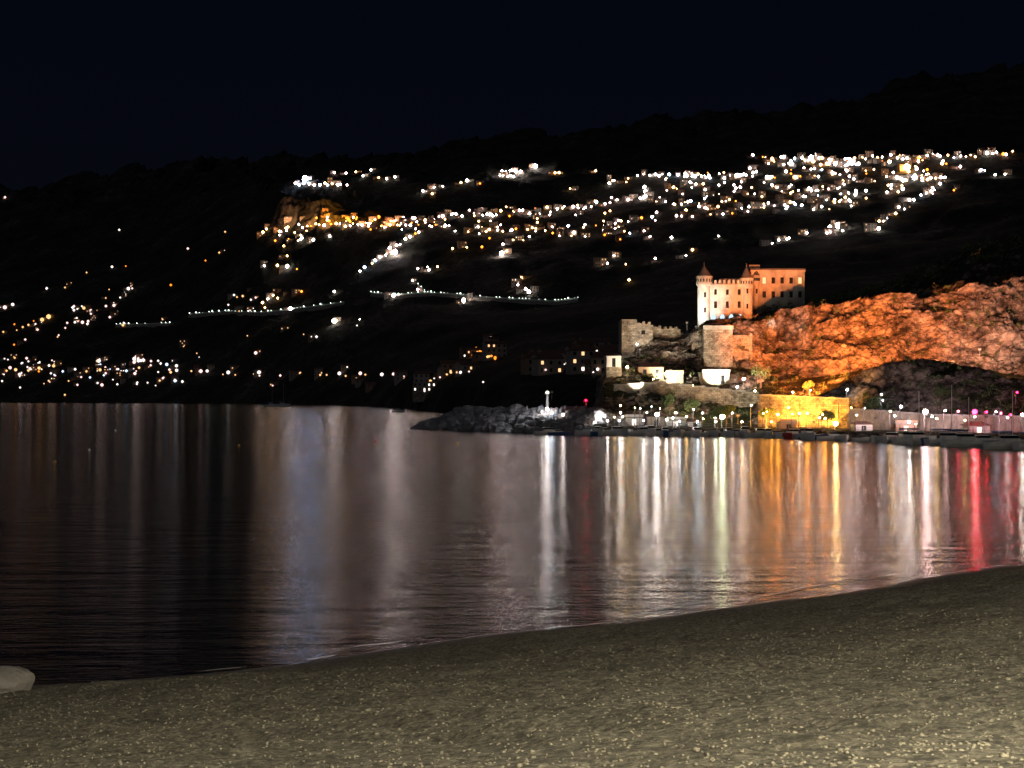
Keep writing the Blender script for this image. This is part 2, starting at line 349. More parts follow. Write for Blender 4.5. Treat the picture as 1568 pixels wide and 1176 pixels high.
me=bpy.data.meshes.new("beach"); me.from_pydata(bv,[],bf); me.materials.append(M['beach']); me.polygons.foreach_set("use_smooth",[True]*len(bf)); me.update()
beach=bpy.data.objects.new("beach",me); scene.collection.objects.link(beach)
bvBe=BVHTree.FromPolygons(bv,bf)
def rock(mb,c,r,k,seed,sub=1,sq=.7):
    vv,ff=ICO[sub]; i=len(mb.v); off=Vector((seed*3.1,seed*1.7,seed*.9)); sc=Vector((U(.8,1.25),U(.8,1.25),U(.6,.95)*sq/.7)); ca=math.cos(seed);sa=math.sin(seed)
    for a in vv:
        v=Vector(a); d=1+.45*noise.noise(v*1.3+off); q=Vector((v.x*sc.x,v.y*sc.y,v.z*sc.z))*d*r
        mb.v.append((c[0]+q.x*ca-q.y*sa,c[1]+q.x*sa+q.y*ca,c[2]+q.z))
    for f in ff: mb.f.append(tuple(i+j for j in f)); mb.m.append(mb.mi(k))
M['pebble']=stone("pebble_stone",(.06,.055,.045),(.20,.185,.145),9,.005)
pb=MB()
for i in range(14000):
    y=6.5+ (R()**1.4)*30; x=U(-.42,.42)*y
    h=bvBe.ray_cast(Vector((x,y,30)),Vector((0,0,-1)),60)
    if h[0] is None or h[0].z<.25: continue
    rr_=U(.007,.018)*(1 if R()<.98 else 1.7)*(.7+y/26)
    rock(pb,(x,y,h[0].z+rr_*.1),rr_,'pebble',i*.37,0,.5)
pb.make("beach_pebbles",smooth=True)
rk=MB(); h=P(2,1070,35.0); rock(rk,(h.x,h.y,.8),.8,'rockb',4.2,2,.45); rk.make("shore_boulder",smooth=True)
fm=MB()
for (a,b_,off,wd) in ((296,372,.15,.16),(470,520,-.1,.1),(975,1060,-.8,.2),(1040,1150,-1.6,.16),(1085,1300,.1,.12),(700,760,0,.08),(560,640,-.9,.1),(1330,1568,.1,.12),(1180,1420,-1.3,.14),(820,960,-.1,.08)):
    N=30; prev=None
    for i in range(N+1):
        px=a+(b_-a)*i/N; t=np.interp(px,[q[0] for q in sh],[q[1] for q in sh]); Y=CH*F/(t-HZ); x=(px-CX)/F*Y
        o=off+.25*noise.noise(Vector((px*.02,off,0)))
        hw=wd*math.sin(math.pi*i/N)*(.6+.6*abs(noise.noise(Vector((px*.09,off,2)))))+.004
        A_=(x+nvx*(o-hw),Y+nvy*(o-hw),.03+max(0,.155*(o))); B_=(x+nvx*(o+hw),Y+nvy*(o+hw),.035+max(0,.155*(o+hw)))
        if prev: fm.face([prev[0],A_,B_,prev[1]],'foam')
        prev=(A_,B_)
fm.make("sea_foam")

# ---------------------------------------------------------------- hillside town
lamps=MB(); houses=MB()
cols_=['eW','eY','eP','eO','eB']
def pick(wts=(36,34,20,11,4)): return random.choices(cols_,wts)[0]
def lamp(px,py,rp=1.6,c=None,house=True):
    h=hit(px,py)
    if h is None or h.z<0.5: return
    c=c or pick(); Y=h.y; r=rp*Y/F*1.05
    if c+'c' in M and (py>500 or (px<400 and py>300)): c+='c'
    z=h.z+1.5+r
    lamps.ball((h.x,h.y-2,z),r,c,0 if rp>2.3 else 3)
    lamps.box(h.x-.12,h.x+.12,h.y-2.12,h.y-1.88,h.z-2,z,'metal')
    if house: hs(h)
def hs(h,wd=None):
    w_=wd or U(6,14); d=U(6,10); hh=random.choice([3.5,3.5,6.5,6.5,9]); a=U(-.5,.5); u=Vector((math.cos(a),math.sin(a),0)); nn=Vector((-u.y,u.x,0))
    c=h+Vector((U(-9,9),U(3,12),0)); gz=ground(c.x,c.y,[bvA]); c.z=gz-4 if gz>0 else h.z-4
    k=random.choice(['far1','far2','far1','far2'])
    o=c-u*w_/2
    houses.hexa(o,u*w_,nn*d,Vector((0,0,hh+4)),k)
    t=Vector((0,0,hh+4)); e=.5
    a0=o-u*e-nn*e+t; a1=o+u*(w_+e)-nn*e+t; b0=a0+nn*(d+2*e); b1=a1+nn*(d+2*e); r0=(a0+b0)/2+Vector((0,0,1.8)); r1=(a1+b1)/2+Vector((0,0,1.8))
    houses.face([a0,a1,r1,r0],'tile'); houses.face([b1,b0,r0,r1],'tile'); houses.face([a0,r0,b0],k); houses.face([a1,b1,r1],k)
    nw=int(w_//3.2)
    for fl in range(int(hh//3)):
        for i in range(nw):
            g='win' if R()<.16 else ('winw' if R()<.06 else 'dark')
            p=o+u*(w_*(i+.5)/nw-.55)-nn*.06+Vector((0,0,4+fl*3+1)) 
            houses.hexa(p,u*1.1,nn*.05,Vector((0,0,1.4)),g)
def line(pts,step,jit=2,rp=(1,2),prob=.9,c=None,house=.5,wts=None):
    for (x0,y0),(x1,y1) in zip(pts,pts[1:]):
        L=math.hypot(x1-x0,y1-y0); k_=max(1,int(L/step))
        for i in range(k_):
            if R()>prob: continue
            t=(i+R()*.7)/k_
            lamp(x0+(x1-x0)*t+U(-jit,jit),y0+(y1-y0)*t+U(-jit,jit),U(*rp),c or (pick(wts) if wts else None),R()<house)
def area(x0,x1,y0,y1,n_,rp=(.8,2),wts=None,house=.5):
    for i in range(n_): lamp(U(x0,x1),U(y0,y1),U(*rp),pick(wts) if wts else None,R()<house)
white=(60,12,16,2,10); warm=(20,40,22,16,2)
line([(450,285),(535,286)],7,1.5,(1.2,2.2),1,wts=white); lamp(467,279,4,'eSB')
for q in ((512,267),(530,268),(545,266),(556,272),(568,263),(580,275),(592,277),(605,274)): lamp(*q,1.6)
for q in ((665,290),(678,288),(662,300),(706,283),(715,280),(735,284),(850,268),(856,268),(912,265),(938,280),(873,292),(648,296)): lamp(*q,U(1.2,2.2))
lamp(820,259,3,'eS'); line([(762,268),(798,266)],5,1.5,(1.5,2.4),1,'eS'); line([(765,272),(790,274)],5,1,(1,2),1,'eW')
line([(930,283),(1000,272),(1070,272),(1130,270),(1160,262)],9,5,(1,2.2),.95,wts=white)
line([(1050,274),(1090,272)],6,1,(1.5,2.4),1,'eW'); line([(1110,275),(1160,268)],6,2,(1.5,2.4),1,'eW')
line([(1155,244),(1240,248),(1290,250),(1340,242),(1400,243),(1440,243),(1480,240),(1558,238)],8,4,(1.2,2.5),.9)
line([(1470,255),(1545,275)],12,8,(1.2,2.4),.9,wts=white)
area(1165,1450,245,300,110,(.9,2.4)); area(1265,1320,248,256,16,(1.5,2.6),white); area(1365,1440,272,282,24,(1.4,2.6),white)
area(1010,1170,268,320,48,(.8,2)); area(1180,1310,285,325,34,(.8,2.2),white)
lamp(1388,263,5,'eSY'); lamp(1242,247,3.6,'eS'); lamp(1283,352,4.2,'eS'); lamp(1345,355,2.6,'eW'); lamp(1270,352,2.4,'eW')
line([(1440,285),(1412,300),(1380,322),(1340,348),(1335,356)],9,4,(1.2,2.4),1,wts=white)
line([(1290,358),(1240,362),(1185,376)],12,4,(1.2,2.2),.9)
line([(400,358),(450,352),(520,348),(560,345),(620,348),(665,345)],8,4,(1,2.2),.95,wts=warm)
line([(600,345),(650,338),(700,330),(770,328),(850,326),(885,320),(950,308),(990,305)],7,5,(1,2.2),.95,wts=(30,18,45,6,1))
line([(985,285),(992,312)],6,3,(1.6,2.8),1,'eW')
line([(1000,312),(1055,312),(1100,322)],8,5,(1,2.4),.95)
line([(700,355),(760,358),(830,362),(905,358),(960,345),(1020,332),(1100,328),(1170,320),(1225,316),(1290,312),(1330,300)],10,6,(1,2.2),.9)
area(730,960,318,372,46,(.8,1.8),warm); area(560,700,335,355,24,(.8,1.8),warm); area(900,1000,345,372,10,(.9,1.8))
line([(548,420),(572,402),(605,386),(625,366),(648,352)],8,3,(1,2.2),.95,wts=white); lamp(605,392,3.8,'eS'); lamp(597,384,2.4,'eW')
area(420,470,345,372,12,(1,1.8),warm); area(485,600,335,350,18,(1.2,2.4),(5,60,5,60,0))
for q in ((183,355),(288,384),(315,402),(336,390),(193,410),(172,412),(133,420),(72,445),(100,443),(262,440),(350,470),(462,450),(512,450),(515,495),(485,520),(547,502),(392,543),(405,410),(425,410),(440,412),(455,415),(440,395),(435,380),(460,370),(480,371),(505,365),(693,384),(715,382),(738,382),(770,378),(768,393),(776,388),(640,415),(655,412),(670,412),(657,417),(632,433),(640,447),(710,466),(793,440),(805,447),(798,430),(1003,400),(1050,395),(1060,387),(940,395),(963,433),(958,408),(995,366),(1028,368),(1100,365),(1205,370),(1182,376),(8,305),(345,358),(1460,295),(870,350),(930,407),(150,590),(100,608),(418,594),(740,592)): lamp(*q,U(1.2,2.2),house=R()<.4)
lamp(197,446,2.6,'eW'); lamp(768,393,3.2,'eS'); lamp(512,497,3.4,'eW'); lamp(392,545,2.6,'eP'); lamp(440,412,2.5,'eW')
lamp(75,490,3.6,'eY'); lamp(8,475,3,'eP'); lamp(20,470,2.4,'eW'); lamp(152,557,2.8,'eW'); lamp(65,494,3,'eY')
area(340,450,455,480,12,(1.2,2.4),(20,40,40,6,0)); area(0,110,492,532,14,(1.2,2.2),warm); area(105,190,470,502,22,(1.2,2.6),(30,10,60,2,0)); area(150,205,440,485,7,(1,1.8))
area(0,90,550,580,26,(1.2,2.6),(30,10,40,2,10)); area(110,280,555,596,36,(1.2,2.5),(40,10,40,2,20)); area(205,235,548,560,10,(2,3),(20,0,60,0,0))
area(0,120,575,600,8,(1,1.8)); area(230,640,490,560,8,(.8,1.5))
line([(0,567),(60,575),(130,572),(200,568),(270,573),(310,575),(360,576),(400,576),(440,577),(475,576),(520,577),(552,579),(585,580),(630,583)],17,3,(1.2,2.5),.95,wts=(40,50,14,4,2),house=.4)
for q in ((308,573),(350,575),(397,575),(520,577),(552,577),(585,579)): lamp(*q,2.8,random.choice(['eW','eY','eP']))
line([(640,592),(680,580),(722,572)],8,3,(1.2,2.4),1,wts=warm); area(722,760,538,556,12,(1.4,2.4),(0,50,10,50,0)); lamp(735,546,3.2,'eO')
area(812,935,552,575,24,(1.2,2.6),(40,25,30,2,2)); lamp(868,564,2.6,'eW'); lamp(897,562,3,'eW'); lamp(908,578,1.6,'eW');lamp(915,570,2.2,'eP')

M['roadwall']=stone("pale_road_wall",(.4,.42,.38),(.5,.52,.47),.2,.02)
def road(pts,step=5,rp=.9,c='eW',name="hillside_road"):
    mb=MB(); prev=None; hs_=[]
    for (x0,y0),(x1,y1) in zip(pts,pts[1:]):
        k_=max(1,int(abs(x1-x0)/step))
        for i in range(k_):
            t=i/k_; h=hit(x0+(x1-x0)*t,y0+(y1-y0)*t,bvA)
            if h: hs_.append(h)
    H=[h.copy() for h in hs_]
    for _ in range(2):
        H=[H[0]]+[(H[i-1]+H[i]*2+H[i+1])/4 for i in range(1,len(H)-1)]+[H[-1]]
    for i,h in enumerate(H):
        h.z+=1.5
        cur=(h+Vector((0,-5,0)),h+Vector((0,3,0)),h+Vector((0,3,3)))
        if prev:
            mb.face([prev[0],cur[0],cur[1],prev[1]],'asph'); mb.face([prev[1],cur[1],cur[2],prev[2]],'roadwall')
            mb.face([prev[0]-Vector((0,0,6)),cur[0]-Vector((0,0,6)),cur[0]+Vector((0,0,.6)),prev[0]+Vector((0,0,.6))],'far1')
        prev=cur
        r=rp*h.y/F*U(.3,1.25)
        if R()<.62:
            mb.ball((h.x,h.y+.5,h.z+2.5+r),r,c,3); mb.box(h.x-.1,h.x+.1,h.y+.4,h.y+.6,h.z,h.z+3,'metal')
    mb.make(name)
M['eRd']=emis("road_lamp",(.85,1,.85),6)
road([(568,452),(605,456),(650,452),(700,455),(745,460),(800,463),(850,466),(890,461)],5,1.05,'eRd')
road([(290,484),(345,480),(400,482),(440,478),(470,474),(532,466)],5,.95,'eRd')
road([(178,500),(266,498)],6,.9,'eRd')
road([(640,440),(655,453)],5,.8,'eRd') 
for q in ((603,457),(710,464),(810,452),(445,477)): lamp(*q,2.6,'eW')
houses.make("hillside_town_houses"); lamps.make("hillside_street_lamps")

# ---------------------------------------------------------------- flood lights with modelled housings, some added only as fill
def flood(px,py,Y,target,power,col_,ang=70,z=None,size=.3,blend=.6):
    p=P(px,py,Y)
    if z is not None: p.z=z
    mb=MB(); mb.box(-.3,.3,-.12,.12,-.2,.2,'metal'); mb.box(-.04,.04,-.04,.04,-2.0,-.2,'metal')
    ob=mb.make("floodlight"); ob.location=p
    d=(Vector(target)-p).normalized()
    L=bpy.data.lights.new("floodlight_beam",'SPOT'); L.energy=power; L.color=col_; L.spot_size=math.radians(ang); L.spot_blend=blend; L.shadow_soft_size=size
    lo=bpy.data.objects.new("floodlight_beam",L); scene.collection.objects.link(lo); lo.parent=ob
    lo.location=d*.4; lo.rotation_euler=d.to_track_quat('-Z','Y').to_euler()
OR=(1,.22,.035)
flood(1232,598,316,P(1240,525,352),290000,OR,66,size=.5)
flood(1300,560,300,P(1305,515,345),330000,OR,78,size=.5)
flood(1385,538,294,P(1385,500,340),180000,(1,.25,.06),80,size=.5)
flood(1470,536,292,P(1480,490,336),80000,(1,.34,.14),90,size=.5)
flood(1550,556,284,P(1555,490,333),38000,(1,.46,.30),85,size=.5)
flood(1500,535,302,P(1520,410,380),38000,(1,.72,.60),70,size=.5)
for (px,py,e,c,up) in ((508,345,1.3e5,(1,.36,.02),6),(530,342,1.6e5,(1,.33,.02),6),(470,352,1.1e5,(1,.42,.14),10),(440,350,8e4,(1,.46,.22),10),(560,346,5e4,(1,.45,.15),6),(595,345,7e4,(1,.42,.15),6)):
    h=hit(px,py,bvA)
    if h: flood(px,py-up,h.y-20,P(px,py-up-12,h.y+20),e*2,c,110,size=1)

# ---------------------------------------------------------------- castle
CY=370.0
castle=empty("hilltop_castle")
def X(px,Y=CY): return (px-CX)/F*Y
def Z(py,Y=CY): return CH+(HZ-py)/F*Y
mb=MB()
x0,x1=X(1086),X(1140); zb=Z(502); zt=Z(434); wd=x1-x0
ops=[]
for i in range(4):
    xc=wd*(i+.5)/4; ops.append((xc-.62,xc+.62,.5,3.6,'arc'))
for i in range(3):
    xc=wd*(i+.5)/3+.15; ops.append((xc-.42,xc+.42,5.2,7.0)); ops.append((xc-.38,xc+.38,8.7,10.2))
M['arc']=emis("arcade_interior_light",(.6,.82,1),1.3)
mb.wall((x0,CY,zb),(1,0,0),wd,zt-zb,ops,'wall',dep=.6)
mb.box(x0,x1,CY+.62,CY+12,zb-4,zt,'wall'); mb.box(x0-.1,x1+.1,CY+.0,CY+.6,zb-5,zb-.003,'wall')
mb.box(x0+.003,x1-.003,CY-.2,CY-.002,zb+4.3,zb+4.6,'wall'); mb.box(x0,x1,CY-.25,CY-.002,zt-.5,zt-.2,'wall')
for i in range(4):
    xc=x0+wd*(i+.5)/4
    for s in (-1,1): mb.face([(xc+s*.62,CY-.01,zb+3.6),(xc+s*.62,CY-.01,zb+2.9),(xc+s*.25,CY-.01,zb+3.6)][::s],'wall')
x=x0+.1
while x<x1-.6:
    mb.box(x,x+.65,CY+.02,CY+.5,zt+.002,zt+.9,'wall'); x+=1.2
mb.box(x0+3.5,x1-1,CY+4,CY+11,zt,zt+1.6,'wall')
mb.make("keep",castle)
def turret(cx,cy,r,zb,z1,zc,name):
    t=MB(); t.cyl((cx,cy),r*1.12,r,zb-5,zb+1.2,20,'wall'); t.cyl((cx,cy),r,r,zb+1.2,z1-2.6,20,'wall')
    t.cyl((cx,cy),r,r*1.22,z1-2.6,z1-2.0,20,'wall'); t.cyl((cx,cy),r*1.22,r*1.22,z1-2.0,z1-.2,20,'wall')
    t.cyl((cx,cy),r*1.3,r*1.3,z1-.2,z1+.05,20,'wall')
    t.cyl((cx,cy),r*1.2,.03,z1+.05,zc,20,'roof',False); t.cyl((cx,cy),.06,.03,zc-.1,zc+.9,6,'metal')
    for i in range(8):
        a=math.radians(180+22*i+14); rr_=r*1.22; c=Vector((cx+rr_*math.cos(a),cy+rr_*math.sin(a),z1-1.5)); tn=Vector((-math.sin(a),math.cos(a),0)); no=Vector((math.cos(a),math.sin(a),0))
        t.hexa(c-tn*.16-no*.05,tn*.32,no*.07,(0,0,.8),'dark')
    for zz in (zb+4,zb+8):
        t.hexa((cx-.25,cy-r-.03,zz),(.5,0,0),(0,.12,0),(0,0,1.3),'dark')
    t.make(name,castle)
turret(X(1079),CY+1.0,1.75,zb,Z(423),Z(406),"left_turret")
turret(X(1144),CY+1.0,1.5,zb+1,Z(426),Z(408),"right_turret")
turret(X(1158,CY+14),CY+14,.8,zb+6,Z(415),Z(405),"rear_turret")
mb=MB(); RY=384.0; a0,a1=X(1150,RY),X(1232,RY); zr=Z(480,RY); zt2=Z(414,RY); L_=a1-a0
ops=[]
for i in range(6):
    xc=L_*(i+.5)/6
    ops.append((xc-.5,xc+.5,zt2-zr-3.6,zt2-zr-1.9,'win' if i in (1,5) else 'dark'))
    ops.append((xc-.5,xc+.5,zt2-zr-7.4,zt2-zr-5.7,'dark'))
mb.wall((a0,RY,zr),(1,0,0),L_,zt2-zr,ops,'wall',dep=.5)
mb.box(a0,a1,RY+.52,RY+12,zr-4,zt2,'wall'); mb.box(a0-.2,a1+.2,RY-.25,RY-.003,zt2-.4,zt2+.1,'wall'); mb.box(a0-.2,a1+.2,RY,RY+12.1,zt2+.003,zt2+.5,'roof')
mb.box(a0,a0+3,RY+3,RY+9,zt2+.5,zt2+1.8,'wall')
mb.make("rear_wing",castle)
mb=MB(); tx0,tx1=X(1076,360),X(1120,360)
mb.box(tx0,tx1,358,372,Z(562,360),Z(505,360),'mason'); mb.box(tx0-.15,tx1+.15,357.8,358.4,Z(505,360)+.003,Z(505,360)+1.0,'wall')
mb.box(tx1,tx1+5.5,361,372,Z(558,360),Z(513,360),'mason'); mb.box(tx0-2.5,tx0-.003,362,372,Z(545,360),Z(515,360),'mason')
mb.make("terrace_bastion",castle)
ru=MB()
def ruin(pa,pb_,ybase,ytop,Y,thick=1.2):
    n_=int((pb_-pa)/4)
    for i in range(n_):
        a=X(pa+i*(pb_-pa)/n_,Y); b_=X(pa+(i+1)*(pb_-pa)/n_,Y); t=Z(ytop+U(-1,3)+(3 if i%2 else 0),Y)
        ru.box(a+.0,b_-.004,Y+U(-.03,.03),Y+thick,Z(ybase,Y),t,'mason')
ruin(952,1000,545,492,364); ruin(1000,1042,548,498,366); ruin(1042,1072,540,508,368)
ru.box(X(952,364),X(952,364)+4,364.2,375,Z(548,364),Z(489,364),'ruin')
ru.box(X(985,364)-.5,X(985,364)+.5,363.9,364.3,Z(512,364),Z(506,364),'dark')
ru.make("ruined_curtain_wall")
flood(1052,494,357,P(1077,468,CY),32000,(1,.97,.90),44)
flood(1066,500,362,P(1075,485,CY),4500,(1,.97,.95),70)
flood(1112,503,362,P(1112,492,CY),3000,(.65,.82,1),95)
flood(1128,515,348,P(1125,455,CY),2600,(1,.93,.82),60)
flood(1150,512,350,P(1150,470,CY),1900,(1,.93,.82),60)
flood(1180,500,364,P(1195,440,384),1100,(1,.90,.80),80)
flood(1225,505,356,P(1205,440,384),900,(1,.90,.80),80)
flood(980,535,357,P(982,512,364),2200,(1,.85,.78),60)
flood(1020,580,342,P(1040,535,362),17000,(1,.88,.66),90)
flood(1095,585,338,P(1098,530,358),22000,(1,.9,.68),75)
flood(1150,585,336,P(1140,530,360),17000,(1,.86,.64),80)
flood(975,590,336,P(975,545,362),8000,(1,.88,.7),80)
# harbour floods on the rocks and walls
flood(1000,636,316,P(1010,604,338),12000,(1,.84,.6),100)
flood(1060,634,314,P(1070,600,336),15000,(1,.84,.62),100)
flood(1130,636,308,P(1130,600,334),15000,(1,.82,.6),100)
flood(1180,652,292,P(1180,634,303),34000,(1,.36,.045),105)
flood(1208,646,288,P(1208,638,301),42000,(1,.36,.045),90)
flood(1246,646,286,P(1246,638,299),42000,(1,.36,.045),90)
flood(1278,652,282,P(1278,636,296),34000,(1,.38,.05),100)
flood(1340,640,262,P(1340,590,292),6000,(.85,.65,.75),100)  # this and the next two: added fill floods lifting the dim near rocks
flood(1420,638,252,P(1420,585,284),8000,(.9,.62,.72),100)
flood(1510,638,242,P(1510,600,275),7000,(.9,.62,.75),100)
flood(935,640,308,P(800,655,335),17000,(.95,.92,.9),60)  # this and the next: added floods to brighten the breakwater stones
flood(845,600,318,P(760,650,345),3500,(.9,.92,1),100)
# ---------------------------------------------------------------- near walls
def rwall(name,pa,pb_,Ya,Yb,zt_a,zt_b,zb_,k='mason',cap='concrete',bay=True):
    mb=MB(); a=Vector((X(pa,Ya),Ya,zb_)); b_=Vector((X(pb_,Yb),Yb,zb_)); u=b_-a; L_=u.length; ud=u.normalized(); nn=Vector((-ud.y,ud.x,0))
    N=max(1,int(L_/3))
    for i in range(N):
        t0=i/N;t1=(i+1)/N; z_=zt_a+(zt_b-zt_a)*t0
        p=a+u*t0; off=U(0,.05)
        mb.hexa(p+nn*off,u*(t1-t0)-ud*.003,nn*1.2,(0,0,z_-zb_),k)
        mb.hexa(p-nn*.12+Vector((0,0,z_-zb_+.003)),u*(t1-t0)-ud*.004,nn*1.3,(0,0,.3),cap)
        if bay and i%3==0: mb.hexa(p-nn*.4,ud*.8,nn*.397,(0,0,(z_-zb_)*.85),k)
    mb.make(name)
rwall("retaining_wall",1162,1300,306,292,Z(606,306),Z(612,292),1.4)
rwall("retaining_wall",1000,1162,338,332,Z(586,338),Z(604,332),Z(625,338),'mason')
rwall("retaining_wall",940,1002,340,338,Z(590,340),Z(586,338),Z(620,340),'ruin')
rwall("sea_wall",1300,1420,283,266,Z(628,283),Z(636,266),1.4,'ruin')
rwall("sea_wall",1420,1600,266,250,Z(636,266),Z(640,250),1.4,'ruin')
def house(name,pa,pb_,py_b,py_t,Y,k='plaster',roof='flat',lit=.3,dp=8,rk_='tile',fl=2,base=6,fk='mason'):
    e=empty(name); a=X(pa,Y); b_=X(pb_,Y); zb_=Z(py_b,Y); zt_=Z(py_t,Y); w_=b_-a; h_=zt_-zb_
    mb=MB(); ops=[]; nw=max(1,int(w_/2.4)); fh=h_/fl
    for f in range(fl):
        for i in range(nw):
            xc=w_*(i+.5)/nw; z0=f*fh+(fh*.32 if (f or i!=nw//2) else .02); z1=f*fh+fh*.8
            ops.append((xc-.45,xc+.45,z0,z1,'winw' if R()<lit else 'dark'))
    mb.wall((a,Y,zb_),(1,0,0),w_,h_,ops,k,dep=.25); mb.box(a,b_,Y+.27,Y+dp,zb_,zt_,k); mb.box(a-.1,b_+.1,Y-.1,Y+dp,zb_-base,zb_-.003,fk)
    mb.make("walls",e); r=MB()
    if roof=='flat':
        r.box(a-.15,b_+.15,Y-.15,Y+dp+.15,zt_+.003,zt_+.25,'concrete'); r.box(a-.15,b_+.15,Y-.15,Y+.1,zt_+.253,zt_+.8,k)
    else:
        g=.4; rh=min(2,w_*.2); A0=(a-g,Y-g,zt_);A1=(b_+g,Y-g,zt_);B0=(a-g,Y+dp+g,zt_);B1=(b_+g,Y+dp+g,zt_);R0=(a+w_*.2,Y+dp/2,zt_+rh);R1=(b_-w_*.2,Y+dp/2,zt_+rh)
        for f in ((A0,A1,R1,R0),(B1,B0,R0,R1),(B0,A0,R0),(A1,B1,R1)): r.face(f,rk_)
        r.face([A0,B0,B1,A1],k)
    r.make("roof",e)
house("white_house",929,951,562,545,348,'white','hip',lit=.7,fl=1,base=3)
house("stone_house",978,1016,580,562,350,'plaster2','hip',.1,fl=1,base=3)
house("terrace_house",1076,1117,588,571,343,'plaster','flat',lit=.2,fl=1,base=3)
house("coastal_villa",632,668,600,586,820,'far1','flat',.2,dp=14,fl=2)
house("coastal_villa",815,846,572,558,600,'far2','hip',.3,dp=10,fl=1)
house("stone_house",950,972,580,566,350,'plaster2','hip',.4,fl=1,base=3)
house("stone_house",1020,1046,586,572,349,'plaster2','flat',.3,fl=1,base=3)
for i,(pa,pb_,pt_,Y,k) in enumerate(((930,947,641,318,'white'),(958,984,640,318,'white'),(992,1018,638,314,'plaster'),(1022,1048,644,312,'white'),(1056,1074,646,306,'white'),(1195,1220,648,288,'plaster2'),(1310,1336,650,270,'plaster'),(1372,1404,650,262,'plaster2'),(1484,1516,652,252,'far1'))):
    house("quay_kiosk",pa,pb_,HZ+(CH-1.55)*F/Y,pt_,Y,k,'flat' if i%2 else 'hip',.5,4,'tile',1,.3)
# ---------------------------------------------------------------- street lamps
def slamp(px,Y,hgt,k,r=.28,base=None,name="street_lamp"):
    x=X(px,Y); z=1.5 if base is None else base
    mb=MB(); mb.cyl((x,Y),.14,.1,z,z+.8,8,'metal'); mb.cyl((x,Y),.07,.05,z+.8,z+hgt,8,'metal')
    mb.box(x-.04,x+.04,Y-.9,Y,z+hgt-.08,z+hgt,'metal'); mb.cyl((x,Y-.9),.22,.08,z+hgt-.12,z+hgt+.1,8,'metal')
    mb.ball((x,Y-.9,z+hgt-.12-r*.8),r,k,1); mb.make(name)
for (px,py,Y,k,r) in ((862,634,318,'nW',.2),(880,636,318,'nW',.2),(930,646,306,'nW',.16),(948,646,305,'nB',.14),(985,643,303,'nW',.2),(1005,634,302,'nW',.38),(1020,642,303,'nW',.2),(1040,650,300,'nB',.14),
   (1067,649,298,'nB',.18),(1105,638,298,'nG',.50),(1095,646,297,'nG',.2),(1135,648,296,'nY',.18),(1190,634,286,'nO',.22),(1180,645,284,'nO',.16),(1235,632,284,'nO',.22),(1278,648,278,'nY',.42),(1262,640,282,'nO',.18),(1348,603,272,'nW',.14),
   (1378,622,262,'nW',.22),(1390,645,256,'nW',.24),(1415,630,255,'nP',.44),(1445,628,255,'nP',.16),(1465,629,252,'nP2',.18),(1490,630,250,'nR',.42),(1508,630,250,'nR',.16),(1530,632,248,'nP2',.14),(1545,634,246,'nR',.12),(1563,634,244,'nW',.24),(1620,632,244,'nW',.3),(1720,630,240,'nY',.3)):
    hgt=max(1.6,Z(py,Y)-1.5+r); slamp(px,Y,hgt,k,r)
ye=lambda px: np.interp(px,[900,1040,1150,1190,1250,1320,1390,1450,1568,1750],[303,296,289,283,270,257,248,241,226,205])+1.2
for px in (938,951,955,970,982,998,1012,1030,1036,1048,1062,1078,1092,1118,1148,1170,1205,1222,1252,1300,1322,1360,1398,1432,1476,1520):
    slamp(px+U(-4,4),float(ye(px))+U(.9,14),U(1.7,5.0),random.choice(['nW','nW','nY','nY','nB'] if px<1160 or px>1300 else ['nY','nO','nW']),U(.07,.17))
for (px,py,k,r) in ((960,562,'nY',.3),(938,550,'nW',.30),(1085,577,'nW',.2),(1100,583,'nW',.14),(1138,580,'nW',.3),(1128,592,'nB',.24),(1213,600,'nY',.18),(1296,596,'nW',.22),(975,527,'nW',.16),(1018,572,'nY',.18),(1155,598,'nY',.18),(1046,492,'nW',.12),(1160,572,'nY',.15),(1555,600,'nR',.14),(1350,612,'nB',.12),(1240,597,'nG',.12),(1000,580,'nY',.14),(1060,590,'nY',.14)):
    h=hit(px,py+7,bvB)
    if h: 
        Y=h.y-3; z0=ground(X(px,Y),Y,[bvB]); slamp(px,Y,max(1.5,Z(py,Y)-z0+r),k,r,z0)
# ---------------------------------------------------------------- breakwater
bw=MB(); pa=Vector((X(670,362),362,0)); pb2=Vector((X(925,312),312,0)); u=pb2-pa; ud=u.normalized(); nn=Vector((-ud.y,ud.x,0))
for i in range(1100):
    t=R()**.9; hgt=(4.8*min(1,t/.22+.2)); s=U(-1,1); wdh=8
    c=pa+u*t+nn*s*wdh; z=hgt*(1-abs(s))**.8-.2+U(-.3,.3)
    rock(bw,(c.x,c.y,z),U(.6,1.8),'rockb',i*.73,1,.75)
bw.make("breakwater")
def beacon(px,Y,pt,kp,ke,r,z0=3.6):
    x=X(px,Y); zt_=Z(pt,Y); mb=MB(); mb.cyl((x,Y),1.1,1.0,z0-2,z0+.8,14,'concrete'); mb.cyl((x,Y),.42,.24,z0+.8,zt_-.9,12,kp); mb.cyl((x,Y),.5,.5,zt_-.9,zt_-.75,12,kp)
    for j in range(8):
        a=j*math.pi/4; mb.cyl((x+.46*math.cos(a),Y+.46*math.sin(a)),.02,.02,zt_-.75,zt_-.2,4,kp,False)
    mb.ball((x,Y,zt_-.45),r,ke,1); mb.cyl((x,Y),.3,.02,zt_-.12,zt_+.2,10,kp); mb.make("harbour_beacon",smooth=False)
beacon(838,332,598,'white','eW',.2); beacon(897,318,610,'redp','nR',.14,2)
slamp(838,322,3.4,'nW',.28,2.2); slamp(845,320,2.6,'nB',.16,2.0); slamp(830,324,2.6,'nW',.12,2.2)
